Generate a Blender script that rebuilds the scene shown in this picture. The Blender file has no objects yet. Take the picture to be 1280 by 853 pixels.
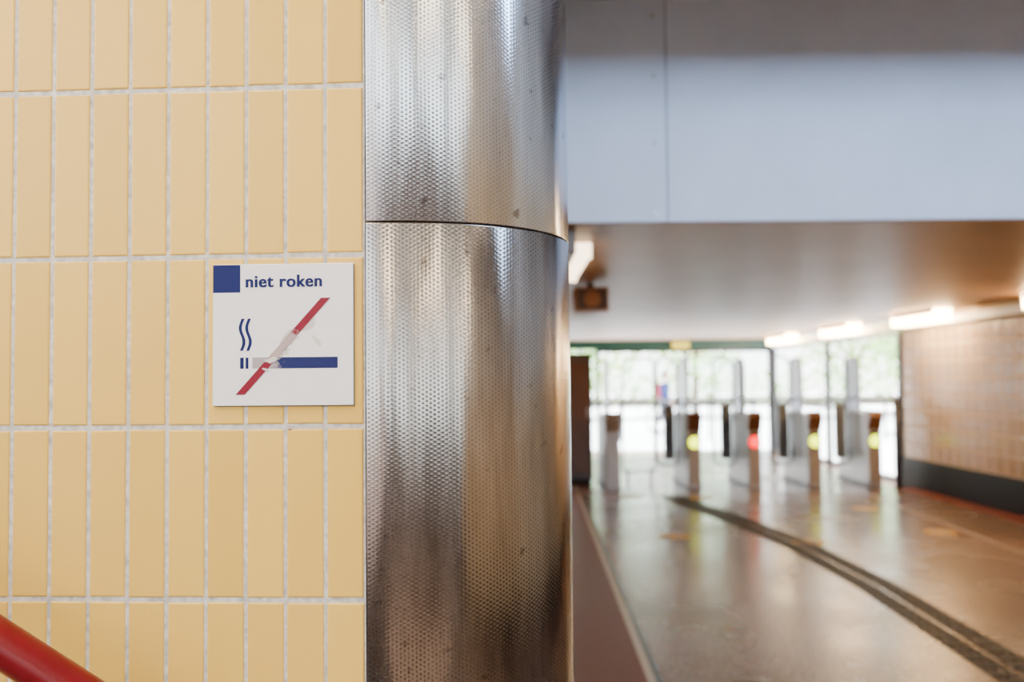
import bpy, bmesh, math, random
from mathutils import Matrix, Vector
random.seed(7)
scene = bpy.context.scene
COL = scene.collection

# ------------------------------------------------------------------ materials
def new_mat(name):
    m = bpy.data.materials.new(name); m.use_nodes = True
    nt = m.node_tree
    return m, nt, nt.nodes, nt.links, nt.nodes['Principled BSDF']

def simple(name, col, rough=0.5, metal=0.0, emit=None, estr=0.0, noise=0.0, nscale=8.0, bump=0.0, spec=0.5):
    m, nt, N, L, b = new_mat(name)
    b.inputs['Base Color'].default_value = (*col, 1)
    b.inputs['Roughness'].default_value = rough
    b.inputs['Metallic'].default_value = metal
    b.inputs['Specular IOR Level'].default_value = spec
    if emit:
        b.inputs['Emission Color'].default_value = (*emit, 1)
        b.inputs['Emission Strength'].default_value = estr
    if noise > 0 or bump > 0:
        tc = N.new('ShaderNodeTexCoord')
        no = N.new('ShaderNodeTexNoise'); no.inputs['Scale'].default_value = nscale
        no.inputs['Detail'].default_value = 6
        L.new(tc.outputs['Object'], no.inputs['Vector'])
        if noise > 0:
            r = N.new('ShaderNodeMapRange')
            r.inputs[1].default_value = 0.25; r.inputs[2].default_value = 0.75
            r.inputs[3].default_value = 1 - noise; r.inputs[4].default_value = 1 + noise
            L.new(no.outputs['Fac'], r.inputs[0])
            mx = N.new('ShaderNodeMix'); mx.data_type = 'RGBA'; mx.blend_type = 'MULTIPLY'
            mx.inputs[0].default_value = 1
            mx.inputs[6].default_value = (*col, 1)
            L.new(r.outputs[0], mx.inputs[7])
            L.new(mx.outputs[2], b.inputs['Base Color'])
        if bump > 0:
            bp = N.new('ShaderNodeBump'); bp.inputs['Strength'].default_value = bump
            bp.inputs['Distance'].default_value = 0.002
            L.new(no.outputs['Fac'], bp.inputs['Height'])
            L.new(bp.outputs[0], b.inputs['Normal'])
    return m

def tile_mat(name, col, rough=0.28, spec=0.25):
    m, nt, N, L, b = new_mat(name)
    at = N.new('ShaderNodeAttribute'); at.attribute_name = 'tint'
    tc = N.new('ShaderNodeTexCoord')
    mx = N.new('ShaderNodeMix'); mx.data_type = 'RGBA'; mx.blend_type = 'MULTIPLY'
    mx.inputs[0].default_value = 1; mx.inputs[6].default_value = (*col, 1)
    L.new(at.outputs['Color'], mx.inputs[7])
    # sparse little brown glaze chips
    vo = N.new('ShaderNodeTexVoronoi'); vo.inputs['Scale'].default_value = 14
    L.new(tc.outputs['Object'], vo.inputs['Vector'])
    lt = N.new('ShaderNodeMath'); lt.operation = 'LESS_THAN'; lt.inputs[1].default_value = 0.05
    L.new(vo.outputs['Distance'], lt.inputs[0])
    sp = N.new('ShaderNodeSeparateColor'); L.new(vo.outputs['Color'], sp.inputs[0])
    gt = N.new('ShaderNodeMath'); gt.operation = 'GREATER_THAN'; gt.inputs[1].default_value = 0.5
    L.new(sp.outputs[0], gt.inputs[0])
    mu = N.new('ShaderNodeMath'); mu.operation = 'MULTIPLY'
    L.new(lt.outputs[0], mu.inputs[0]); L.new(gt.outputs[0], mu.inputs[1])
    m2 = N.new('ShaderNodeMix'); m2.data_type = 'RGBA'
    L.new(mu.outputs[0], m2.inputs[0]); L.new(mx.outputs[2], m2.inputs[6])
    m2.inputs[7].default_value = (0.22, 0.05, 0.02, 1)
    L.new(m2.outputs[2], b.inputs['Base Color'])
    no = N.new('ShaderNodeTexNoise'); no.inputs['Scale'].default_value = 160
    no.inputs['Detail'].default_value = 3
    L.new(tc.outputs['Object'], no.inputs['Vector'])
    bp = N.new('ShaderNodeBump'); bp.inputs['Strength'].default_value = 0.25
    bp.inputs['Distance'].default_value = 0.001
    L.new(no.outputs['Fac'], bp.inputs['Height']); L.new(bp.outputs[0], b.inputs['Normal'])
    b.inputs['Roughness'].default_value = rough
    b.inputs['Specular IOR Level'].default_value = spec
    return m

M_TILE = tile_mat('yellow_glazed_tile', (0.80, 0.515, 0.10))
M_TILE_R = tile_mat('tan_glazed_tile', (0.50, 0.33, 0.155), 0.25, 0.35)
M_GROUT = simple('grout', (0.58, 0.56, 0.525), 0.9, noise=0.4, nscale=90, bump=0.8)
M_GROUT_D = simple('grout_pale', (0.78, 0.66, 0.50), 0.9, noise=0.2, nscale=60)
M_PLASTER = simple('plaster', (0.55, 0.5, 0.44), 0.85, noise=0.08)
M_BACK = simple('dark_brick_plaster', (0.12, 0.085, 0.07), 0.8, noise=0.2)
M_PANEL = simple('painted_beam_panel', (0.60, 0.68, 0.82), 0.42, noise=0.07, nscale=3, bump=0.15)
M_CEIL = simple('corridor_ceiling_paint', (0.36, 0.20, 0.09), 0.45, noise=0.12, nscale=1.5, spec=0.2)
M_DARK = simple('dark_metal', (0.03, 0.03, 0.035), 0.4, 0.3)
M_BLACK = simple('black_joint', (0.01, 0.01, 0.01), 0.9)
M_REDRAIL = simple('red_rail_paint', (0.13, 0.002, 0.006), 0.3, noise=0.1, nscale=20, spec=0.25)
M_STEEL = simple('brushed_steel', (0.55, 0.54, 0.53), 0.3, 1.0, noise=0.08, nscale=30)
M_GATE = simple('gate_light_metal', (0.40, 0.38, 0.36), 0.35, 0.4)
M_GATEFACE = simple('gate_front_metal', (0.34, 0.28, 0.22), 0.35, 0.3)
M_GATEHEAD = simple('gate_head_brown', (0.15, 0.06, 0.025), 0.35, 0.2)
M_GREY = simple('grey_pad', (0.12, 0.13, 0.13), 0.5)
M_BROWN = simple('brown_cabinet_paint', (0.11, 0.07, 0.045), 0.4)
M_WOOD = simple('speaker_wood', (0.42, 0.17, 0.06), 0.4, noise=0.2, nscale=12)
M_WHITE = simple('white_enamel', (0.8, 0.8, 0.78), 0.35)
M_RIM = simple('gate_rim_grey', (0.40, 0.42, 0.42), 0.35, 0.3)
M_GREEN = simple('green_fascia', (0.005, 0.07, 0.05), 0.4)
M_YELLOW = simple('yellow_sign', (0.75, 0.6, 0.05), 0.5, emit=(0.9, 0.8, 0.1), estr=0.9)
M_STICKER = simple('yellow_sticker', (0.55, 0.30, 0.02), 0.5, spec=0.3)
M_BASE = simple('black_plinth_stone', (0.010, 0.011, 0.013), 0.5, spec=0.12)
M_REDSTONE = simple('red_brown_floor_stone', (0.13, 0.030, 0.020), 0.45, noise=0.15, nscale=50, spec=0.2)
M_PALELINE = simple('pale_floor_strip', (0.45, 0.36, 0.28), 0.4, spec=0.3)
M_GREYLINE = simple('grey_floor_strip', (0.05, 0.06, 0.07), 0.4)
M_RIB = simple('tactile_rib', (0.018, 0.015, 0.013), 0.6, spec=0.2)
M_PAVE = simple('outdoor_paving', (0.74, 0.77, 0.82), 0.7, noise=0.1, nscale=3)
M_LAMP = simple('warm_tube_diffuser', (1, 0.9, 0.75), 0.4, emit=(1.0, 0.66, 0.33), estr=50)
M_LAMPL = simple('dim_tube_diffuser', (1, 0.9, 0.75), 0.4, emit=(1.0, 0.78, 0.52), estr=6)
M_LAMP2 = simple('warm_hall_tube', (1, 0.9, 0.75), 0.4, emit=(1.0, 0.76, 0.48), estr=60)
M_YG = simple('display_green', (0.1, 0.2, 0.0), 0.4, emit=(0.80, 0.90, 0.0), estr=6)
M_RD = simple('display_red', (0.2, 0.0, 0.0), 0.4, emit=(1.0, 0.0, 0.005), estr=5)
M_STAIR = simple('stair_stone', (0.3, 0.27, 0.25), 0.6, noise=0.15, nscale=30)
M_LEAF = simple('leaves', (0.36, 0.56, 0.18), 0.6, noise=0.4, nscale=2)
M_BARK = simple('bark', (0.14, 0.10, 0.07), 0.9)
M_JACKET = simple('blue_jacket', (0.02, 0.035, 0.16), 0.8)
M_TROUSER = simple('dark_trousers', (0.02, 0.02, 0.04), 0.8)
M_SKIN = simple('skin', (0.6, 0.33, 0.24), 0.5)
M_HAIR = simple('hair', (0.06, 0.03, 0.02), 0.7)
M_PINKBAG = simple('pink_bag', (0.5, 0.06, 0.10), 0.6)
M_RUBBER = simple('rubber', (0.015, 0.015, 0.015), 0.7)

def glass_mat():
    m = bpy.data.materials.new('clear_glass'); m.use_nodes = True
    nt = m.node_tree; N = nt.nodes; L = nt.links
    for n in list(N): N.remove(n)
    o = N.new('ShaderNodeOutputMaterial'); t = N.new('ShaderNodeBsdfTransparent')
    t.inputs[0].default_value = (0.95, 0.98, 0.97, 1)
    g = N.new('ShaderNodeBsdfGlossy'); g.inputs['Roughness'].default_value = 0.02
    f = N.new('ShaderNodeFresnel'); f.inputs[0].default_value = 1.3
    mx = N.new('ShaderNodeMixShader')
    L.new(f.outputs[0], mx.inputs[0]); L.new(t.outputs[0], mx.inputs[1]); L.new(g.outputs[0], mx.inputs[2])
    L.new(mx.outputs[0], o.inputs[0])
    return m
M_GLASS = glass_mat()

def floor_mat():
    m, nt, N, L, b = new_mat('polished_terrazzo')
    tc = N.new('ShaderNodeTexCoord')
    n1 = N.new('ShaderNodeTexNoise'); n1.inputs['Scale'].default_value = 45; n1.inputs['Detail'].default_value = 4
    n2 = N.new('ShaderNodeTexNoise'); n2.inputs['Scale'].default_value = 0.9; n2.inputs['Detail'].default_value = 4
    L.new(tc.outputs['Object'], n1.inputs['Vector']); L.new(tc.outputs['Object'], n2.inputs['Vector'])
    cr = N.new('ShaderNodeValToRGB')
    cr.color_ramp.elements[0].position = 0.38; cr.color_ramp.elements[0].color = (0.065, 0.037, 0.024, 1)
    cr.color_ramp.elements[1].position = 0.65; cr.color_ramp.elements[1].color = (0.225, 0.14, 0.092, 1)
    L.new(n1.outputs['Fac'], cr.inputs[0])
    mr = N.new('ShaderNodeMapRange'); mr.inputs[1].default_value = 0.3; mr.inputs[2].default_value = 0.7
    mr.inputs[3].default_value = 0.19; mr.inputs[4].default_value = 0.32
    L.new(n2.outputs['Fac'], mr.inputs[0]); L.new(mr.outputs[0], b.inputs['Roughness'])
    L.new(cr.outputs[0], b.inputs['Base Color'])
    b.inputs['Specular IOR Level'].default_value = 0.38
    return m
M_FLOOR = floor_mat()

def math_node(N, L, op, a, b=None):
    n = N.new('ShaderNodeMath'); n.operation = op
    for i, v in enumerate((a, b)):
        if v is None: continue
        if isinstance(v, (int, float)): n.inputs[i].default_value = v
        else: L.new(v, n.inputs[i])
    return n.outputs[0]

def dimple_metal(name, c0, c1, r0, r1):
    m, nt, N, L, b = new_mat(name)
    b.inputs['Metallic'].default_value = 1.0
    uv = N.new('ShaderNodeUVMap'); sp = N.new('ShaderNodeSeparateXYZ'); L.new(uv.outputs[0], sp.inputs[0])
    a = 0.0056; k = 4 * math.pi / (math.sqrt(3) * a)
    terms = []
    for ang in (0, 60, 120):
        kx = k * math.cos(math.radians(ang)); ky = k * math.sin(math.radians(ang))
        s = math_node(N, L, 'ADD', math_node(N, L, 'MULTIPLY', sp.outputs[0], kx),
                      math_node(N, L, 'MULTIPLY', sp.outputs[1], ky))
        terms.append(math_node(N, L, 'COSINE', s))
    h = math_node(N, L, 'ADD', math_node(N, L, 'ADD', terms[0], terms[1]), terms[2])
    h = math_node(N, L, 'POWER', math_node(N, L, 'DIVIDE', math_node(N, L, 'ADD', h, 1.5), 4.5), 2.0)
    bp = N.new('ShaderNodeBump'); bp.inputs['Strength'].default_value = 1.0; bp.inputs['Distance'].default_value = 0.00009
    L.new(h, bp.inputs['Height'])
    # large soft dents, elongated vertically
    md = N.new('ShaderNodeMapping'); md.inputs['Scale'].default_value = (9, 1.8, 1); md.inputs['Location'].default_value = (0.35, 0.2, 0)
    L.new(uv.outputs[0], md.inputs[0])
    nd = N.new('ShaderNodeTexNoise'); nd.inputs['Scale'].default_value = 1.0; nd.inputs['Detail'].default_value = 1.5
    L.new(md.outputs[0], nd.inputs['Vector'])
    bp2 = N.new('ShaderNodeBump'); bp2.inputs['Strength'].default_value = 1.0; bp2.inputs['Distance'].default_value = 0.010
    L.new(nd.outputs['Fac'], bp2.inputs['Height']); L.new(bp2.outputs[0], bp.inputs['Normal'])
    L.new(bp.outputs[0], b.inputs['Normal'])
    # vertical grime streaks
    mp = N.new('ShaderNodeMapping'); mp.inputs['Scale'].default_value = (16, 2.0, 1)
    L.new(uv.outputs[0], mp.inputs[0])
    ns = N.new('ShaderNodeTexNoise'); ns.inputs['Scale'].default_value = 1.0; ns.inputs['Detail'].default_value = 8
    ns.inputs['Roughness'].default_value = 0.65
    L.new(mp.outputs[0], ns.inputs['Vector'])
    mr = N.new('ShaderNodeMapRange'); mr.inputs[1].default_value = 0.3; mr.inputs[2].default_value = 0.7
    L.new(ns.outputs['Fac'], mr.inputs[0])
    mx = N.new('ShaderNodeMix'); mx.data_type = 'RGBA'
    mx.inputs[6].default_value = (*c0, 1); mx.inputs[7].default_value = (*c1, 1)
    L.new(mr.outputs[0], mx.inputs[0])
    # small dark smudges
    n3 = N.new('ShaderNodeTexNoise'); n3.inputs['Scale'].default_value = 38; n3.inputs['Detail'].default_value = 5
    L.new(uv.outputs[0], n3.inputs['Vector'])
    m3 = N.new('ShaderNodeMapRange'); m3.inputs[1].default_value = 0.65; m3.inputs[2].default_value = 0.73
    m3.inputs[3].default_value = 0; m3.inputs[4].default_value = 0.65
    L.new(n3.outputs['Fac'], m3.inputs[0])
    mz = N.new('ShaderNodeMix'); mz.data_type = 'RGBA'; L.new(m3.outputs[0], mz.inputs[0])
    L.new(mx.outputs[2], mz.inputs[6]); mz.inputs[7].default_value = (0.10, 0.08, 0.07, 1)
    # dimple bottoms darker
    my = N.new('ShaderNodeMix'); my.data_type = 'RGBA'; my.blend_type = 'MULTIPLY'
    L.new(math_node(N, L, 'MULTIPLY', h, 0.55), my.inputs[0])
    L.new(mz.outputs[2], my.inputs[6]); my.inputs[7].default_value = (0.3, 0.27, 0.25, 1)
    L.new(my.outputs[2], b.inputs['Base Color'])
    m4 = N.new('ShaderNodeMapRange'); m4.inputs[1].default_value = 0.3; m4.inputs[2].default_value = 0.7
    m4.inputs[3].default_value = r0; m4.inputs[4].default_value = r1
    L.new(ns.outputs['Fac'], m4.inputs[0]); L.new(m4.outputs[0], b.inputs['Roughness'])
    return m
M_COLU = dimple_metal('dimpled_steel_upper', (0.40, 0.42, 0.46), (0.62, 0.66, 0.71), 0.13, 0.21)  # same steel, coloured lighter and bluer to stand in for brighter reflections
M_COLL = dimple_metal('dimpled_steel_lower', (0.20, 0.185, 0.175), (0.42, 0.40, 0.385), 0.13, 0.23)  # coloured darker and browner to stand in for dimmer reflections below the seam

def worn_mat(name, col, centre, radii):
    m, nt, N, L, b = new_mat(name)
    tc = N.new('ShaderNodeTexCoord')
    mp = N.new('ShaderNodeMapping'); mp.vector_type = 'POINT'
    mp.inputs['Location'].default_value = (-centre[0] / radii[0], 0, -centre[1] / radii[1])
    mp.inputs['Scale'].default_value = (1 / radii[0], 0, 1 / radii[1])
    L.new(tc.outputs['Object'], mp.inputs[0])
    ln = N.new('ShaderNodeVectorMath'); ln.operation = 'LENGTH'; L.new(mp.outputs[0], ln.inputs[0])
    no = N.new('ShaderNodeTexNoise'); no.inputs['Scale'].default_value = 130; no.inputs['Detail'].default_value = 4
    L.new(tc.outputs['Object'], no.inputs['Vector'])
    s = math_node(N, L, 'ADD', ln.outputs['Value'], math_node(N, L, 'MULTIPLY', no.outputs['Fac'], 1.2))
    r = N.new('ShaderNodeMapRange'); r.inputs[1].default_value = 1.3; r.inputs[2].default_value = 1.6
    r.inputs[3].default_value = 0.65; r.inputs[4].default_value = 0
    L.new(s, r.inputs[0])
    mx = N.new('ShaderNodeMix'); mx.data_type = 'RGBA'; L.new(r.outputs[0], mx.inputs[0])
    mx.inputs[6].default_value = (*col, 1); mx.inputs[7].default_value = (0.55, 0.50, 0.48, 1)
    L.new(mx.outputs[2], b.inputs['Base Color']); b.inputs['Roughness'].default_value = 0.4
    b.inputs['Specular IOR Level'].default_value = 0.3
    return m

# ------------------------------------------------------------------ mesh builder
class MB:
    def __init__(s): s.bm = bmesh.new(); s.mats = []
    def mi(s, mat):
        if mat not in s.mats: s.mats.append(mat)
        return s.mats.index(mat)
    def _set(s, verts, mat):
        i = s.mi(mat)
        for f in {f for v in verts for f in v.link_faces}: f.material_index = i
    def box(s, lo, hi, mat, rot=None):
        c = [(a + b) / 2 for a, b in zip(lo, hi)]; d = [abs(b - a) for a, b in zip(lo, hi)]
        M = Matrix.Translation(c) @ (rot or Matrix()) @ Matrix.Diagonal((*d, 1))
        r = bmesh.ops.create_cube(s.bm, size=1, matrix=M); s._set(r['verts'], mat)
    def cyl(s, p1, p2, r1, mat, r2=None, seg=20):
        p1 = Vector(p1); p2 = Vector(p2); d = p2 - p1
        M = Matrix.Translation((p1 + p2) / 2) @ d.to_track_quat('Z', 'Y').to_matrix().to_4x4()
        r = bmesh.ops.create_cone(s.bm, cap_ends=True, segments=seg, radius1=r1, radius2=r1 if r2 is None else r2, depth=d.length, matrix=M)
        s._set(r['verts'], mat)
    def sph(s, c, r, mat, sc=(1, 1, 1), sub=2):
        M = Matrix.Translation(c) @ Matrix.Diagonal((*sc, 1))
        k = bmesh.ops.create_icosphere(s.bm, subdivisions=sub, radius=r, matrix=M); s._set(k['verts'], mat)
    def prism(s, pts, vec, mat):
        vec = Vector(vec); i = s.mi(mat)
        a = [s.bm.verts.new(p) for p in pts]; b = [s.bm.verts.new(Vector(p) + vec) for p in pts]
        fs = [s.bm.faces.new(a), s.bm.faces.new(b[::-1])]
        n = len(a)
        for k in range(n):
            fs.append(s.bm.faces.new([a[k], b[k], b[(k + 1) % n], a[(k + 1) % n]]))
        for f in fs: f.material_index = i
    def finish(s, name, bevel=0, smooth=False, parent=None, matrix=None):
        bmesh.ops.recalc_face_normals(s.bm, faces=s.bm.faces[:])
        me = bpy.data.meshes.new(name); s.bm.to_mesh(me); s.bm.free()
        for m in s.mats: me.materials.append(m)
        if smooth:
            for p in me.polygons: p.use_smooth = True
        o = bpy.data.objects.new(name, me); COL.objects.link(o)
        if matrix is not None: o.matrix_world = matrix
        if bevel:
            b = o.modifiers.new('bevel', 'BEVEL'); b.width = bevel; b.segments = 2; b.limit_method = 'ANGLE'
        if parent: o.parent = parent
        return o

def box_obj(name, lo, hi, mat, bevel=0):
    b = MB(); b.box(lo, hi, mat); return b.finish(name, bevel)

# tile wall built in a local frame: face plane y=0 looking to -y, x = along
def tile_wall(name, x_edges, z_edges, gap, mat, grout, thick, zbot, ztop, matrix, core_mat=M_PLASTER, depth=0.0025, gapz=None):
    verts = []; faces = []; cols = []; mids = []
    gapz = gapz or gap
    for i in range(len(x_edges) - 1):
        for j in range(len(z_edges) - 1):
            x0 = x_edges[i] + gap / 2; x1 = x_edges[i + 1] - gap / 2
            z0 = z_edges[j] + gapz / 2; z1 = z_edges[j + 1] - gapz / 2
            x0 += random.uniform(-.0004, .0004); x1 += random.uniform(-.0004, .0004)
            z1 += random.uniform(-.0005, .0005); z0 += random.uniform(-.0005, .0005)
            base = len(verts)
            t = [random.uniform(-0.0003, 0.0003) for _ in range(4)]
            for ins, y in ((0, depth + 0.002), (0.0000, 0.0014), (0.0006, 0.0005), (0.0020, 0)):
                for q, (xx, zz) in enumerate(((x0 + ins, z0 + ins), (x1 - ins, z0 + ins), (x1 - ins, z1 - ins), (x0 + ins, z1 - ins))):
                    verts.append((xx, y + (t[q] if y < 0.001 else 0), zz))
            v = random.uniform(0.93, 1.05)
            c = (v, v * random.uniform(0.985, 1.01), v * random.uniform(0.93, 1.03), 1)
            for r in range(3):
                for q in range(4):
                    a = base + r * 4 + q; b = base + r * 4 + (q + 1) % 4
                    faces.append((a, b, b + 4, a + 4)); cols.append(c); mids.append(0)
            faces.append((base + 12, base + 13, base + 14, base + 15)); cols.append(c); mids.append(0)
    n = len(verts)
    xa, xb = x_edges[0], x_edges[-1]
    g = [(xa, depth, zbot), (xb, depth, zbot), (xb, depth, ztop), (xa, depth, ztop),
         (xa, thick, zbot), (xb, thick, zbot), (xb, thick, ztop), (xa, thick, ztop)]
    verts += g
    for f, mi in (((0, 1, 2, 3), 1), ((5, 4, 7, 6), 2), ((4, 0, 3, 7), 2), ((1, 5, 6, 2), 2), ((3, 2, 6, 7), 2), ((4, 5, 1, 0), 2)):
        faces.append(tuple(n + k for k in f)); cols.append((1, 1, 1, 1)); mids.append(mi)
    me = bpy.data.meshes.new(name); me.from_pydata(verts, [], faces)
    for m in (mat, grout, core_mat): me.materials.append(m)
    me.polygons.foreach_set('material_index', mids)
    ca = me.color_attributes.new('tint', 'FLOAT_COLOR', 'CORNER')
    flat = []
    for p, c in zip(me.polygons, cols): flat += list(c) * p.loop_total
    ca.data.foreach_set('color', flat)
    me.update()
    o = bpy.data.objects.new(name, me); COL.objects.link(o); o.matrix_world = matrix
    return o

# ------------------------------------------------------------------ near tiled wall
HALL_H = 3.45
WM = Matrix.Translation((-0.184, 1.2, 0)) @ Matrix.Rotation(math.radians(-3.3), 4, 'Z')
P = 0.0506
xs = sorted([-P * k for k in range(1, 78)] + [0.0])
zs = [1.229 + 0.2155 * k for k in range(-5, 11)]
zs = [0.0] + [z for z in zs if z > 0.05 and z < HALL_H - 0.03] + [HALL_H]
tile_wall('wall_front', xs, zs, 0.0050, M_TILE, M_GROUT, 0.45, 0, HALL_H, WM, depth=0.0016, gapz=0.0066)

# ------------------------------------------------------------------ steel column (rounded wall end)
CX, CY, R = -0.150, 1.431, 0.236
def arc_shell(name, r, z0, z1, mat, parent, a0=-7.8, a1=187.8, n=96):
    verts, faces, uvs = [], [], []
    e = 0.0009
    rows = [(z0, r - e), (z0 + e * .6, r - e * .2), (z0 + e * 1.5, r), (z1 - e * 1.5, r), (z1 - e * .6, r - e * .2), (z1, r - e)]
    for z, rr in rows:
        for i in range(n + 1):
            a = math.radians(a0 + (a1 - a0) * i / n)
            verts.append((rr * math.sin(a), -rr * math.cos(a), z))
    for k in range(len(rows) - 1):
        for i in range(n):
            a = k * (n + 1) + i
            faces.append((a, a + 1, a + n + 2, a + n + 1))
    me = bpy.data.meshes.new(name); me.from_pydata(verts, [], faces); me.materials.append(mat)
    ul = me.uv_layers.new(name='UVMap')
    for p in me.polygons:
        p.use_smooth = True
        for li in p.loop_indices:
            vi = me.loops[li].vertex_index; i = vi % (n + 1)
            ul.data[li].uv = (math.radians(a0 + (a1 - a0) * i / n) * r, verts[vi][2])
    o = bpy.data.objects.new(name, me); COL.objects.link(o); o.parent = parent
    return o
column = bpy.data.objects.new('steel_clad_column', None); COL.objects.link(column); column.location = (CX, CY, 0)
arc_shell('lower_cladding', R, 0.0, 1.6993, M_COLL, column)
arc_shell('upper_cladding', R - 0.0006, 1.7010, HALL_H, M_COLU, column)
b = MB(); b.cyl((0.0, 0, 0), (0.0, 0, HALL_H), R - 0.006, M_BLACK, seg=72)
core = b.finish('column_core', parent=column)

# ------------------------------------------------------------------ no-smoking sign
SGM = Matrix.Translation((-0.184, 1.2, 0)) @ Matrix.Rotation(math.radians(-3.3), 4, 'Z') @ Matrix.Translation((-0.1925, -0.0008, 1.471))
sign = bpy.data.objects.new('no_smoking_sign', None); COL.objects.link(sign); sign.matrix_world = SGM
M_SIGNW = simple('sign_white', (0.86, 0.86, 0.88), 0.35, noise=0.02, nscale=40, spec=0.3)
SB = (0.003, 0.008, 0.09)
M_BLUE = simple('sign_blue', SB, 0.45, spec=0.2)
M_BLUEW = worn_mat('sign_blue_worn', SB, (0.062, 0.053), (0.028, 0.022))
M_REDW = worn_mat('sign_red_worn', (0.20, 0.001, 0.018), (0.090, 0.074), (0.026, 0.030))
M_SIGNSHADOW = simple('sign_shadow', (0.10, 0.09, 0.08), 0.6)
b = MB(); b.box((0, -0.004, 0), (0.1786, 0, 0.178), M_SIGNW); pl = b.finish('plate', 0.0008, parent=sign)
b = MB(); b.box((0.001, 0, -0.001), (0.1795, 0.0012, 0.177), M_SIGNSHADOW); b.finish('plate_shadow', parent=sign)  # dark copy of the plate shifted right and down, modelled as its shadow
def sp(x, y, d=0.0043): return ((x - 268) / 1000 * 1.02, -d, (506 - y) / 1000)
def decal(name, polys, mat, t=0.0004, d=0.0044):
    b = MB()
    for p in polys: b.prism([sp(x, y, d) for x, y in p], (0, t + 0.0003, 0), mat)
    return b.finish(name, parent=sign)
def rect(x0, y0, x1, y1): return [(x0, y0), (x1, y0), (x1, y1), (x0, y1)]
decal('blue_square', [rect(268.3, 328.6, 302.5, 363.5)], M_BLUE)
decal('cigarette_body', [rect(318, 445.5, 424, 459.5)], M_BLUEW)
decal('cigarette_ash', [rect(302.5, 445.5, 307, 459.5), rect(309.5, 445.5, 313, 459.5)], M_BLUE)
decal('red_bar', [[(297, 492), (308.5, 492), (415, 371.5), (403.5, 371.5)]], M_REDW, d=0.0047)
# translucent scuffs of torn sticker around the middle of the bar
M_SCUFF = simple('sticker_residue', (0.64, 0.61, 0.57), 0.75, noise=0.22, nscale=220, bump=0.7)
def blob(cx, cy, rx, ry, rot=0, n=34):
    pts = []
    for i in range(n):
        a = 2 * math.pi * i / n; k = random.uniform(0.62, 1.2)
        x = rx * k * math.cos(a); y = ry * k * math.sin(a)
        pts.append((cx + x * math.cos(rot) - y * math.sin(rot), cy + x * math.sin(rot) + y * math.cos(rot)))
    return pts
decal('sticker_residue', [blob(366, 421, 24, 7.5, -0.85), blob(388, 405, 12, 6, -0.8), blob(352, 441, 14, 6, -0.4), blob(398, 425, 9, 3, 0.9)], M_SCUFF, t=0.00005, d=0.00425)
decal('peeled_scrap', [blob(342, 449, 9, 3.2, -0.2), blob(335, 461, 5, 1.8, 0.4), blob(362, 416, 8, 1.6, -0.9)], M_SCUFF, t=0.0001, d=0.0051)
# smoke
def wave(x0):
    L_, R_ = [], []
    for i in range(25):
        t = i / 24; y = 396.5 + 40.5 * t
        x = x0 + 2.3 * math.sin(t * 2 * math.pi * 1.15 + 2.6)
        L_.append((x - 1.9, y)); R_.append((x + 1.9, y))
    return L_, R_
b = MB()
for x0 in (305, 313):
    A, B = wave(x0)
    for i in range(24):
        b.prism([sp(*A[i], 0.0044), sp(*B[i], 0.0044), sp(*B[i + 1], 0.0044), sp(*A[i + 1], 0.0044)], (0, 0.0006, 0), M_BLUE)
b.finish('smoke_wisps', parent=sign)
for k in range(3):
    cu = bpy.data.curves.new('sign_text', 'FONT'); cu.body = 'niet roken'; cu.size = 0.02; cu.extrude = 0.0003; cu.offset = 0.0003
    cu.space_character = 1.08
    cu.materials.append(M_BLUE)
    tx = bpy.data.objects.new('lettering_%d' % k, cu); COL.objects.link(tx); tx.parent = sign
    bpy.context.view_layer.update()
    w = tx.dimensions.x; h = tx.dimensions.y
    p0 = sp(308.8, 357.0)
    tx.location = (p0[0] + (k - 1) * 0.00048, -0.0043 - 0.00004 * k, p0[2]); tx.rotation_euler = (math.radians(90), 0, 0)
    tx.scale = (0.0965 / w, 0.0156 / h, 1)

# ------------------------------------------------------------------ handrail + stairs
rail = bpy.data.objects.new('handrail', None); COL.objects.link(rail); rail.location = (-0.5, 1.1, 1.15)
cu = bpy.data.curves.new('rail_tube', 'CURVE'); cu.dimensions = '3D'; cu.bevel_depth = 0.0245; cu.bevel_resolution = 10; cu.use_fill_caps = True
sl = 0.62
def rz(x): return 1.166 - (x + 0.515) * sl
pts = [(-3.4, 1.10 + 0.16, rz(-3.4)), (-0.587, 1.10, rz(-0.587)), (-0.2, 1.085, rz(-0.2)), (-0.06, 1.08, rz(-0.1) - 0.03), (0.02, 1.08, 0.86)]
s_ = cu.splines.new('BEZIER'); s_.bezier_points.add(len(pts) - 1)
for bp_, p in zip(s_.bezier_points, pts):
    bp_.co = Vector(p) - rail.location; bp_.handle_left_type = bp_.handle_right_type = 'AUTO'
for i in (0, 1, 2):
    s_.bezier_points[i].handle_left_type = s_.bezier_points[i].handle_right_type = 'VECTOR'
cu.materials.append(M_REDRAIL)
o = bpy.data.objects.new('rail_tube', cu); COL.objects.link(o); o.parent = rail
b = MB()
for x in (-0.35, -1.5, -2.7):
    z = rz(x); y = 1.10 + max(0, (-x - .587)) * .057
    b.cyl((x, y, z - 0.02), (x, y, z - 0.07), 0.008, M_DARK, seg=12)
    b.cyl((x, y, z - 0.07), (x, y + 0.11, z - 0.07), 0.008, M_DARK, seg=12)
br = b.finish('brackets', parent=rail); br.matrix_parent_inverse = Matrix.Translation(-rail.location)

b = MB()
for i in range(11):
    x1 = -0.42 - 0.277 * i; z1 = 0.172 * (i + 1)
    b.box((x1 - 0.277 if i < 10 else x1 - 1.2, -1.49, 0), (x1, 1.17, z1), M_STAIR)
    b.box((x1 - 0.05, -1.49, z1), (x1 + 0.01, 1.17, z1 + 0.004), M_GREYLINE)
b.finish('staircase')

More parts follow.
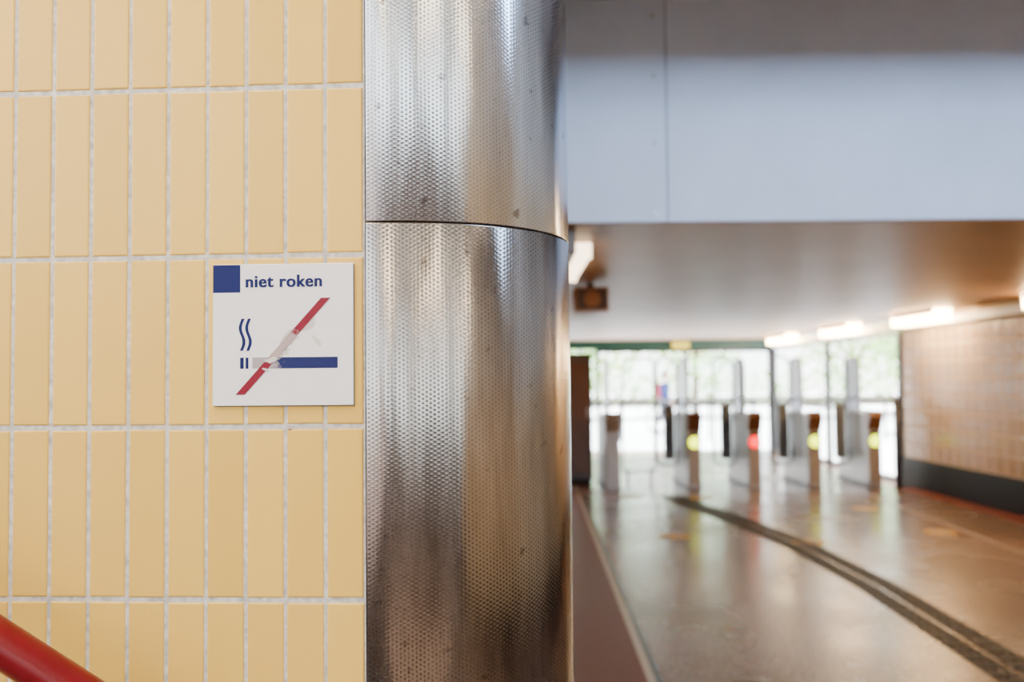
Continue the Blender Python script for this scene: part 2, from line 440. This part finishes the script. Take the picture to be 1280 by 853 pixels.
# ------------------------------------------------------------------ room shell
XR = 5.42
b = MB(); b.box((-6, -6, -0.1), (XR + 0.2, 20.2, 0), M_FLOOR); b.finish('floor')
def strip(name, quads, mat, z=0.003):
    b = MB()
    for q in quads: b.prism([(x, y, 0.0) for x, y in q], (0, 0, z), mat)
    return b.finish(name)
lx = lambda y: 0.656 + (y - 4.74) * 0.0217
strip('floor_border_left', [[(0.1, 1.75), (lx(1.75), 1.75), (lx(13.6), 13.6), (0.1, 13.6)]], M_REDSTONE)
strip('trim_floor_pale', [[(lx(1.75), 1.75), (lx(1.75) + .04, 1.75), (lx(13.6) + .04, 13.6), (lx(13.6), 13.6)]], M_PALELINE, 0.004)
strip('trim_floor_grey', [[(lx(1.75) + .042, 1.75), (lx(1.75) + .075, 1.75), (lx(13.6) + .075, 13.6), (lx(13.6) + .042, 13.6)]], M_GREYLINE, 0.003)
strip('floor_border_right', [[(4.98, -5.9), (5.385, -5.9), (5.385, 13.0), (5.15, 13.0)]], M_REDSTONE)
strip('trim_floor_right', [[(4.10, 5.0), (4.13, 5.0), (4.56, 12.6), (4.53, 12.6)]], M_PALELINE)

# right tiled wall: local x along, face toward -X
RM = Matrix.Translation((XR, 13.35, 0)) @ Matrix.Rotation(math.radians(-90), 4, 'Z')
xr = [0.25 * k for k in range(0, 78)]
zr = [0.40 + 0.2155 * k for k in range(0, 9)]
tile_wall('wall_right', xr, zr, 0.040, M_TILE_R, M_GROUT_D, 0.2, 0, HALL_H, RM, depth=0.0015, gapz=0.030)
box_obj('baseboard_right', (XR - 0.03, -6, 0), (XR - 0.0005, 13.35, 0.39), M_BASE, 0.004)
box_obj('wall_right_upper', (XR - 0.004, -6, 2.13), (XR + 0.0, 4.8, HALL_H), M_PLASTER)
# cable tray
b = MB()
b.box((XR - 0.10, 4.98, 2.15), (XR - 0.005, 19.8, 2.16), M_STEEL)
b.box((XR - 0.105, 4.98, 2.15), (XR - 0.10, 19.8, 2.24), M_WHITE)
for i in range(10): b.box((XR - 0.07, 5.5 + i * 1.4, 2.16), (XR - 0.05, 5.53 + i * 1.4, 2.30), M_STEEL)
b.finish('cable_tray')
# left corridor wall
LM = Matrix.Translation((0.03, 1.70, 0)) @ Matrix.Rotation(math.radians(90), 4, 'Z')
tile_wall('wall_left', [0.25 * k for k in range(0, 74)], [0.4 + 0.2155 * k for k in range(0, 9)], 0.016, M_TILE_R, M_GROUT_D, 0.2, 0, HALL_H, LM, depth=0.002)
box_obj('baseboard_left', (0.031, 1.75, 0), (0.06, 19.9, 0.39), M_BASE, 0.004)
# hall ceilings etc.
b = MB()
# roof with a skylight opening
b.box((-2.0, -6, HALL_H), (XR + 0.2, -3.6, HALL_H + 0.2), M_PLASTER)
b.box((-2.0, -1.2, HALL_H), (XR + 0.2, 5.0, HALL_H + 0.2), M_PLASTER)
b.box((-2.0, -3.6, HALL_H), (-1.4, -1.2, HALL_H + 0.2), M_PLASTER)
b.box((3.6, -3.6, HALL_H), (XR + 0.2, -1.2, HALL_H + 0.2), M_PLASTER)
b.finish('ceiling_hall')
b = MB()
b.box((-1.4, -3.6, HALL_H + 0.12), (3.6, -1.2, HALL_H + 0.13), M_GLASS)
for i in range(6): b.box((-1.42 + i, -3.6, HALL_H + 0.08), (-1.38 + i, -1.2, HALL_H + 0.18), M_WHITE)
b.finish('window_skylight')
box_obj('beam_light_blocker', (0.13, 3.2, 3.05), (XR - 0.005, 3.5, HALL_H), M_BACK)  # added unseen block that shades the top of the beam
b = MB(); b.box((0.035, 4.99, 2.305), (XR + 0.2, 20.2, 2.5), M_CEIL); b.finish('ceiling_corridor')
# back wall with high windows
b = MB()
b.box((-6, -6.2, 0), (XR + 0.2, -6, 2.35), M_BACK)
b.box((-6, -6.2, 3.3), (XR + 0.2, -6, HALL_H), M_BACK)
for x in (-6, -3, -0.9, 1.2, 3.3, XR): b.box((x, -6.2, 2.35), (x + 0.7, -6, 3.3), M_BACK)
b.finish('wall_back')
b = MB(); b.box((-5.8, -6.1, 2.35), (XR, -6.09, 3.3), M_GLASS); b.finish('window_1')
box_obj('wall_stair_side', (-5.0, -1.7, 0), (-0.6, -1.5, 1.1), M_BACK)
box_obj('wall_left_back', (-6, -6, 0), (-5.8, -1.75, 2.2), M_BACK)

# beam with panels
BY = 4.85
b = MB()
b.box((0.035, BY + 0.02, 2.3), (XR - 0.003, BY + 0.14, HALL_H), M_BLACK)
edges = [0.035, 0.80, 3.30, XR - 0.003]
for i in range(3):
    b.box((edges[i] + 0.003, BY, 2.298), (edges[i + 1] - 0.003, BY + 0.02, HALL_H), M_PANEL)
b.box((0.035, BY + 0.021, 2.293), (XR - 0.003, BY + 0.14, 2.3), M_CEIL)
for x in (0.735, 3.24):
    for z in (2.345, 2.70, 3.05, 3.36):
        b.cyl((x, BY - 0.004, z), (x, BY + 0.001, z), 0.010, M_RIM, seg=12)
b.finish('ceiling_beam')

# ------------------------------------------------------------------ lamps
def tube_lamp(name, x, y0, y1, z, mat, w=0.10, body=M_WHITE, h=0.045):
    b = MB()
    b.box((x - w / 2, y0, z), (x + w / 2, y1, z + 0.05), body)
    b.box((x - w / 2 + 0.012, y0 + 0.02, z - h), (x + w / 2 - 0.012, y1 - 0.02, z), mat)
    for yy in (y0, y1): b.box((x - w / 2, yy - 0.012, z - h), (x + w / 2, yy + 0.012, z + 0.05), mat)
    return b.finish(name, 0.006)
for y in (5.3, 8.1, 11.35, 14.3, 17.5):
    tube_lamp('fluorescent_lamp', 5.10, y, y + 1.25, 2.25, M_LAMP, w=0.22, h=0.10)
tube_lamp('fluorescent_lamp', 0.42, 5.6, 6.9, 2.25, M_LAMPL)
tube_lamp('fluorescent_lamp', 0.42, 11.5, 12.8, 2.25, M_LAMPL)
for x in (-1.0, 2.4): tube_lamp('hall_ceiling_lamp', x, -0.7, 0.8, 3.40, M_LAMP2, w=0.2)
for x in (-0.8, 1.6, 4.0): tube_lamp('hall_ceiling_lamp', x, -4.6, -3.7, 3.40, M_LAMP2, w=0.2)

# speaker box on ceiling
b = MB()
b.box((0.52, 7.85, 2.06), (0.80, 8.15, 2.26), M_WOOD)
b.box((0.54, 7.835, 2.08), (0.78, 7.85, 2.24), M_BROWN)
b.cyl((0.66, 7.835, 2.16), (0.66, 7.825, 2.16), 0.07, M_WOOD)
b.cyl((0.66, 8, 2.26), (0.66, 8, 2.304), 0.03, M_DARK)
b.finish('ceiling_loudspeaker', 0.01)
# ceiling duct hugging left wall
b = MB(); b.box((0.10, 5.0, 2.16), (0.34, 9.5, 2.30), M_BROWN); b.finish('ventilation_duct', 0.01)

# brown cabinet
b = MB()
b.box((0.80, 13.9, 0.06), (1.15, 14.5, 1.84), M_BROWN); b.box((0.82, 13.92, 0.0), (1.13, 14.48, 0.06), M_BLACK)
b.box((0.78, 13.88, 1.84), (1.17, 14.52, 1.88), M_BROWN); b.box((0.84, 13.885, 0.15), (1.11, 13.9, 1.75), M_GATEHEAD)
b.box((1.07, 13.87, 0.95), (1.09, 13.885, 1.1), M_STEEL)
b.finish('service_cabinet', 0.006)

# ------------------------------------------------------------------ ticket gates
GY = 13.1
def gate(x, disp, leaf=True, wide=0.18):
    b = MB()
    hw = wide / 2
    prof = [(GY + 0.03, 0.0), (GY + 0.03, 0.80), (GY - 0.06, 0.97), (GY + 0.0, 1.04), (GY + 0.14, 1.0), (GY + 1.15, 1.0), (GY + 1.25, 0.93), (GY + 1.25, 0)]
    b.prism([(x - hw, y, z) for y, z in prof], (wide, 0, 0), M_GATE)
    b.prism([(x - hw - 0.004, y, z) for y, z in [(GY + 0.021, 0.78), (GY - 0.068, 0.965), (GY - 0.004, 1.048), (GY + 0.12, 1.008), (GY + 0.10, 0.80)]], (wide + 0.008, 0, 0), M_GATEHEAD if disp else M_GATE)
    b.box((x - hw + 0.012, GY + 0.015, 0.06), (x + hw - 0.012, GY + 0.03, 0.78), M_GATEFACE if disp else M_GATE)
    b.box((x - hw - 0.01, GY + 0.05, 0), (x + hw + 0.01, GY + 1.27, 0.05), M_DARK)
    if disp:
        b.cyl((x, GY + 0.016, 0.63), (x, GY - 0.002, 0.63), 0.089, M_BLACK, seg=28)
        b.cyl((x, GY - 0.001, 0.63), (x, GY - 0.008, 0.63), 0.080, disp, seg=28)
        b.box((x - 0.045, GY + 0.006, 0.66), (x + 0.045, GY + 0.016, 0.76), M_DARK)
    # side infill glass fin with rounded rim
    def rim(xc, y0, y1, z0, z1, r=0.016, mat=M_RIM):
        pts = [(xc, y0, z0), (xc, y0, z1 - 0.15), (xc, y0 + 0.05, z1 - 0.04), (xc, y0 + 0.15, z1), (xc, y1 - 0.15, z1), (xc, y1 - 0.05, z1 - 0.04), (xc, y1, z1 - 0.15), (xc, y1, z0)]
        for p, q in zip(pts[:-1], pts[1:]): b.cyl(p, q, r, mat, seg=10)
        b.prism([(xc - 0.004, y, z) for _, y, z in pts], (0.008, 0, 0), M_GLASS)
    rim(x, GY + 0.55, GY + 1.15, 1.0, 1.78)
    if leaf:
        # swinging leaf to the left: frame seen face-on
        xl = x - hw - 0.02; xe = x - 0.40; yl = GY + 0.75
        pts = [(xl, 0.98), (xl, 1.66), (xl - 0.04, 1.76), (xl - 0.12, 1.82), (xe + 0.08, 1.82), (xe + 0.02, 1.76), (xe, 1.66), (xe, 0.32), (xe + 0.05, 0.26), (xl - 0.02, 0.26), (xl, 0.32), (xl, 0.98)]
        for p, q in zip(pts[:-1], pts[1:]):
            b.cyl((p[0], yl, p[1]), (q[0], yl, q[1]), 0.017, M_GREY, seg=10)
        b.prism([(p[0], yl - 0.004, p[1]) for p in pts[:-1]], (0, 0.008, 0), M_GLASS)
        b.box((xe + 0.10, yl - 0.03, 0.34), (xe + 0.25, yl + 0.03, 1.12), M_GREY)
        for z in (0.4, 0.9): b.box((xl - 0.01, yl - 0.03, z), (xl + 0.03, yl + 0.03, z + 0.08), M_DARK)
    return b.finish('ticket_gate', 0.004)
gate(1.36, None, False, 0.20)
gate(2.47, M_YG); gate(3.29, M_RD); gate(4.11, M_YG); gate(4.93, M_YG)
# fixed fence glass between first gate and second
b = MB()
pts = [(1.60, 0.15), (1.60, 1.7), (1.68, 1.8), (2.0, 1.8), (2.06, 1.7), (2.06, 0.15)]
for p, q in zip(pts, pts[1:] + pts[:1]): b.cyl((p[0], 14.0, p[1]), (q[0], 14.0, q[1]), 0.014, M_RIM, seg=10)
b.prism([(p[0], 13.996, p[1]) for p in pts], (0, 0.008, 0), M_GLASS)
b.box((1.64, 13.98, 0), (1.68, 14.02, 0.2), M_STEEL); b.box((1.98, 13.98, 0), (2.02, 14.02, 0.2), M_STEEL)
b.finish('glass_barrier')
# dark bollard
b = MB(); b.cyl((5.19, 13.0, 0), (5.19, 13.0, 1.18), 0.045, M_DARK); b.sph((5.19, 13.0, 1.18), 0.045, M_DARK); b.cyl((5.19, 13.0, 0), (5.19, 13.0, 0.02), 0.08, M_DARK)
b.finish('bollard', smooth=True)

# ------------------------------------------------------------------ tactile guide strip
b = MB()
path = [(2.50, 1.2), (2.53, 4.9), (2.60, 6.9), (2.56, 8.6), (2.36, 10.2), (2.14, 11.4), (2.0, 12.4)]
def pt_at(d):
    for p, q in zip(path[:-1], path[1:]):
        L_ = math.dist(p, q)
        if d <= L_: 
            t = d / L_; return (p[0] + (q[0] - p[0]) * t, p[1] + (q[1] - p[1]) * t), math.atan2(q[1] - p[1], q[0] - p[0])
        d -= L_
    return None, None
d = 0.05
while True:
    p, a = pt_at(d)
    if p is None: break
    nx, ny = -math.sin(a), math.cos(a)
    for k in (-0.135, -0.085, -0.035, 0.035, 0.085, 0.135):
        c = (p[0] + nx * k, p[1] + ny * k)
        b.box((c[0] - 0.056, c[1] - 0.020, 0.0), (c[0] + 0.056, c[1] + 0.020, 0.005), M_RIB, Matrix.Rotation(a, 4, 'Z'))
    d += 0.14
b.finish('tactile_guide_strip')
# yellow floor stickers
for x, y in ((1.52, 9.2), (2.68, 8.8), (4.1, 9.3), (4.0, 11.0), (2.35, 12.1), (1.5, 12.3)):
    b = MB(); b.cyl((x, y, 0), (x, y, 0.003), 0.15, M_STICKER, seg=28)
    for dx in (-0.05, 0.05): b.box((x + dx - 0.025, y - 0.07, 0.003), (x + dx + 0.025, y + 0.07, 0.0035), M_STAIR)
    b.finish('floor_sticker')

# ------------------------------------------------------------------ entrance facade
b = MB()
b.box((0.04, 20.0, 2.12), (XR, 20.12, 2.30), M_GREEN)
for x in (0.1, 1.75, 3.6, 5.34):
    b.box((x, 20.0, 0), (x + 0.07, 20.1, 2.12), M_DARK)
b.box((0.1, 20.02, 0.92), (1.75, 20.07, 0.98), M_DARK)
b.box((1.75, 20.02, 2.05), (5.4, 20.08, 2.12), M_DARK)
b.box((3.6, 20.02, 0.92), (5.4, 20.07, 0.98), M_DARK)
b.box((0.1, 20.04, 0), (1.75, 20.05, 2.12), M_GLASS)
b.box((3.6, 20.04, 0), (5.4, 20.05, 2.12), M_GLASS)
b.finish('window_2')
b = MB(); b.box((3.33, 19.92, 2.12), (3.68, 19.98, 2.27), M_YELLOW); b.box((3.45, 19.94, 2.27), (3.47, 19.96, 2.3), M_DARK); b.finish('exit_sign')
b = MB()
for y in (13.37, 16.5, 19.85): b.box((XR - 0.03, y, 0), (XR + 0.05, y + 0.09, 2.13), M_DARK)
b.box((XR - 0.02, 13.4, 2.08), (XR + 0.04, 19.94, 2.13), M_DARK); b.box((XR - 0.02, 13.4, 0), (XR + 0.04, 19.94, 0.08), M_DARK)
b.box((XR - 0.01, 13.4, 0.95), (XR + 0.03, 19.94, 1.0), M_DARK)
b.finish('window_3')
# outside ground
b = MB()
b.box((-40, 20.2, -0.12), (60, 90, -0.02), M_PAVE); b.box((XR + 0.2, -6, -0.12), (60, 20.2, -0.02), M_PAVE)
b.finish('ground_outside')
# outdoor fence
b = MB()
for i in range(0, 9):
    x = 0.5 + i * 1.1; b.cyl((x, 24, -0.02), (x, 24, 0.95), 0.03, M_DARK, seg=10)
for z in (0.95, 0.5): b.cyl((0.5, 24, z), (9.3, 24, z), 0.025, M_DARK, seg=10)
b.finish('outdoor_railing')
# trees
def tree(x, y, h, rad, n=1150):
    b = MB()
    b.cyl((x, y, -0.02), (x, y, h * 0.5), 0.16, M_BARK, 0.09, seg=10)
    for k in range(6):
        a = k * 1.05; b.cyl((x, y, h * 0.4), (x + math.cos(a) * rad * .6, y + math.sin(a) * rad * .6, h * .7), 0.06, M_BARK, 0.02, seg=6)
    mi = b.mi(M_LEAF)
    for _ in range(n):
        while True:
            v = Vector((random.uniform(-1, 1), random.uniform(-1, 1), random.uniform(-1, 1)))
            if 0.25 < v.length < 1: break
        c = Vector((x, y, h * 0.62)) + Vector((v.x * rad, v.y * rad, v.z * h * 0.42))
        s = random.uniform(0.08, 0.2)
        q = Vector((random.gauss(0, 1), random.gauss(0, 1), random.gauss(0, 1))).normalized()
        t = q.orthogonal().normalized() * s; u = q.cross(t).normalized() * s * .6
        f = b.bm.faces.new([b.bm.verts.new(c - t), b.bm.verts.new(c + u), b.bm.verts.new(c + t), b.bm.verts.new(c - u)])
        f.material_index = mi
    return b.finish('tree')
for x, y, h, r in ((3, 38, 5.5, 2.4), (8.0, 42, 6, 2.4), (13.5, 38, 5.2, 2.3), (18.5, 43, 6.5, 2.4), (23.5, 40, 6, 2.4), (12, 27, 5.0, 1.9)):
    tree(x, y, h, r)
b = MB(); mi = b.mi(M_LEAF)
b.box((0, 52.4, -0.02), (38, 52.8, 0.5), M_BARK)
for _ in range(3000):
    c = Vector((random.uniform(0, 38), random.uniform(52, 53.4), random.uniform(0, 1.8) + random.gauss(0, .1)))
    s = random.uniform(0.08, 0.2); q = Vector((random.gauss(0, 1), random.gauss(0, 1), random.gauss(0, 1))).normalized()
    t = q.orthogonal().normalized() * s; u = q.cross(t).normalized() * s * .6
    f = b.bm.faces.new([b.bm.verts.new(c - t), b.bm.verts.new(c + u), b.bm.verts.new(c + t), b.bm.verts.new(c - u)]); f.material_index = mi
b.finish('hedge')

# ------------------------------------------------------------------ person outside (walking, beside a bicycle)
def skin_part(name, chains, parent, mat, sub=2):
    verts, edges, rad = [], [], []
    idx = {}
    for ch in chains:
        prev = None
        for p, r in ch:
            key = tuple(round(c, 4) for c in p)
            if key not in idx: idx[key] = len(verts); verts.append(p); rad.append(r)
            i = idx[key]
            if prev is not None and prev != i: edges.append((prev, i))
            prev = i
    me = bpy.data.meshes.new(name); me.from_pydata(verts, edges, [])
    o = bpy.data.objects.new(name, me); COL.objects.link(o); o.parent = parent
    o.modifiers.new('skin', 'SKIN')
    sv = me.skin_vertices[0].data if me.skin_vertices else None
    if sv:
        for i, r in enumerate(rad): sv[i].radius = (r, r) if not isinstance(r, tuple) else r
        sv[0].use_root = True
    s = o.modifiers.new('sub', 'SUBSURF'); s.levels = sub; s.render_levels = sub
    me.materials.append(mat)
    return o
person = bpy.data.objects.new('pedestrian', None); COL.objects.link(person); person.location = (4.30, 27, -0.02)
pel = (0, 0, 0.92)
skin_part('trousers', [[(pel, (.15, .12)), ((0.09, 0, .86), .10), ((.12, -.14, .50), .07), ((.12, -.10, .10), .05)],
                       [(pel, .15), ((-.09, 0, .86), .10), ((-.10, .10, .50), .07), ((-.10, .32, .16), .05)]], person, M_TROUSER)
skin_part('jacket', [[((0, 0, .88), (.16, .12)), ((0, 0, 1.10), (.15, .11)), ((0, -.01, 1.34), (.19, .12)), ((0, 0, 1.45), (.08, .07))],
                     [((0, -.01, 1.34), .17), ((.20, 0, 1.36), .065), ((.26, .10, 1.10), .05), ((.25, -.06, .90), .04)],
                     [((0, -.01, 1.34), .17), ((-.20, 0, 1.36), .065), ((-.26, -.10, 1.10), .05), ((-.25, -.24, .94), .04)]], person, M_JACKET)
b = MB()
b.cyl((0, 0, 1.42), (0, -.01, 1.52), 0.055, M_SKIN)
b.sph((0, -.02, 1.60), 0.10, M_SKIN, (0.85, 1, 1.2), 3)
b.sph((0, .012, 1.635), 0.108, M_HAIR, (0.9, 1, 1.08), 3)
b.sph((0, -.12, 1.59), 0.016, M_SKIN, (1, 1.2, 1.4))
for sx in (-1, 1):
    b.sph((sx * .035, -.105, 1.615), 0.011, M_WHITE); b.sph((sx * .035, -.115, 1.615), 0.005, M_BLACK); b.sph((sx * .087, -.01, 1.60), 0.02, M_SKIN, (.5, 1, 1.4))
b.box((-.025, -.115, 1.545), (.025, -.108, 1.552), M_PINKBAG)
for hx, hy, hz in ((.25, -.07, .83), (-.25, -.26, .87)):
    b.sph((hx, hy, hz + .02), 0.04, M_SKIN, (.5, .9, 1.1))
    for k in range(4): b.cyl((hx, hy - .025 + k * .017, hz), (hx, hy - .03 + k * .017, hz - .07 + abs(k - 1.5) * .008), .008, M_SKIN, .006, seg=8)
    b.cyl((hx, hy - .03, hz + .03), (hx, hy - .06, hz - .01), .009, M_SKIN, .007, seg=8)
for hx, hy, hz in ((.12, -.14, .045), (-.10, .28, .09)):
    b.sph((hx, hy, hz), .05, M_BLACK, (.9, 2.4, .85))
b.box((-.17, .12, 1.0), (.17, .26, 1.40), M_PINKBAG)
b.finish('head_hands_shoes_bag', smooth=True, parent=person)
person.rotation_euler = (0, 0, math.radians(60))

b = MB()
def wheel(cx, r=0.34):
    n = 28
    ring = [(cx + r * math.cos(2 * math.pi * i / n), 0, r + r * math.sin(2 * math.pi * i / n)) for i in range(n)]
    for p, q in zip(ring, ring[1:] + ring[:1]): b.cyl(p, q, 0.018, M_RUBBER, seg=6)
    for i in range(0, n, 2): b.cyl((cx, 0, r), ring[i], 0.002, M_STEEL, seg=4)
    b.cyl((cx, -0.05, r), (cx, 0.05, r), 0.02, M_STEEL, seg=10)
wheel(-0.52); wheel(0.52)
bb, seat, head, crown = (-0.08, 0, 0.30), (-0.22, 0, 0.85), (0.33, 0, 0.86), (0.38, 0, 0.72)
for p, q in ((bb, seat), (seat, head), (bb, crown), (head, crown), ((-0.52, 0, 0.34), bb), ((-0.52, 0, 0.34), (-0.20, 0, 0.78)), (crown, (0.52, 0, 0.34)), (head, (0.30, 0, 1.02))):
    b.cyl(p, q, 0.018, M_JACKET, seg=8)
b.cyl((0.30, -0.28, 1.03), (0.30, 0.28, 1.03), 0.014, M_DARK, seg=8)
b.cyl(seat, (-0.24, 0, 0.96), 0.014, M_DARK, seg=8); b.sph((-0.25, 0, 0.98), 0.1, M_DARK, (1.3, .8, .4))
b.cyl((-0.08, -0.08, 0.30), (-0.08, 0.08, 0.30), 0.09, M_STEEL, seg=16)
b.box((-0.75, -0.07, 0.72), (-0.35, 0.07, 0.75), M_DARK)
bike = b.finish('bicycle'); bike.location = (4.55, 27.6, -0.02); bike.rotation_euler = (0, 0, math.radians(25))

# ------------------------------------------------------------------ lights & world
w = bpy.data.worlds.new('sky'); scene.world = w; w.use_nodes = True
N = w.node_tree.nodes; L = w.node_tree.links
bg = N['Background']; bg.inputs[1].default_value = 7.0
tc = N.new('ShaderNodeTexCoord'); sx = N.new('ShaderNodeSeparateXYZ'); L.new(tc.outputs['Generated'], sx.inputs[0])
cr = N.new('ShaderNodeValToRGB'); L.new(sx.outputs[2], cr.inputs[0])
cr.color_ramp.elements[0].color = (1.3, 1.32, 1.35, 1); cr.color_ramp.elements[0].position = 0.0
cr.color_ramp.elements[1].color = (0.60, 0.67, 0.79, 1); cr.color_ramp.elements[1].position = 0.6
L.new(cr.outputs[0], bg.inputs[0])
sl_ = bpy.data.lights.new('sun', 'SUN'); sl_.energy = 58; sl_.angle = 0.02; sl_.color = (1, 0.96, 0.92)
so = bpy.data.objects.new('sun', sl_); COL.objects.link(so)
so.rotation_euler = Vector((0.25, 0.75, 1.1)).to_track_quat('Z', 'Y').to_euler()
# added unseen area light, tinted blue to brighten the beam like daylight
al = bpy.data.lights.new('beam_fill_light', 'AREA'); al.shape = 'RECTANGLE'; al.size = 3.4; al.size_y = 0.6
al.energy = 215; al.color = (0.44, 0.66, 1.0)
ao = bpy.data.objects.new('beam_fill_light', al); COL.objects.link(ao)
ao.location = (2.6, 0.6, 3.08)
ao.rotation_euler = Vector((0, -1, 0.1)).to_track_quat('Z', 'Y').to_euler()

# ------------------------------------------------------------------ camera
cd = bpy.data.cameras.new('camera'); cam = bpy.data.objects.new('camera', cd); COL.objects.link(cam)
cd.sensor_width = 36; cd.lens = 33.75; cd.clip_start = 0.05; cd.clip_end = 300
cam.matrix_world = Matrix.Translation((0, 0, 1.5)) @ Matrix.Rotation(math.radians(92.34), 4, 'X') @ Matrix.Rotation(math.radians(-0.54), 4, 'Z')
cd.dof.use_dof = True; cd.dof.focus_distance = 1.2; cd.dof.aperture_fstop = 3.5
scene.camera = cam
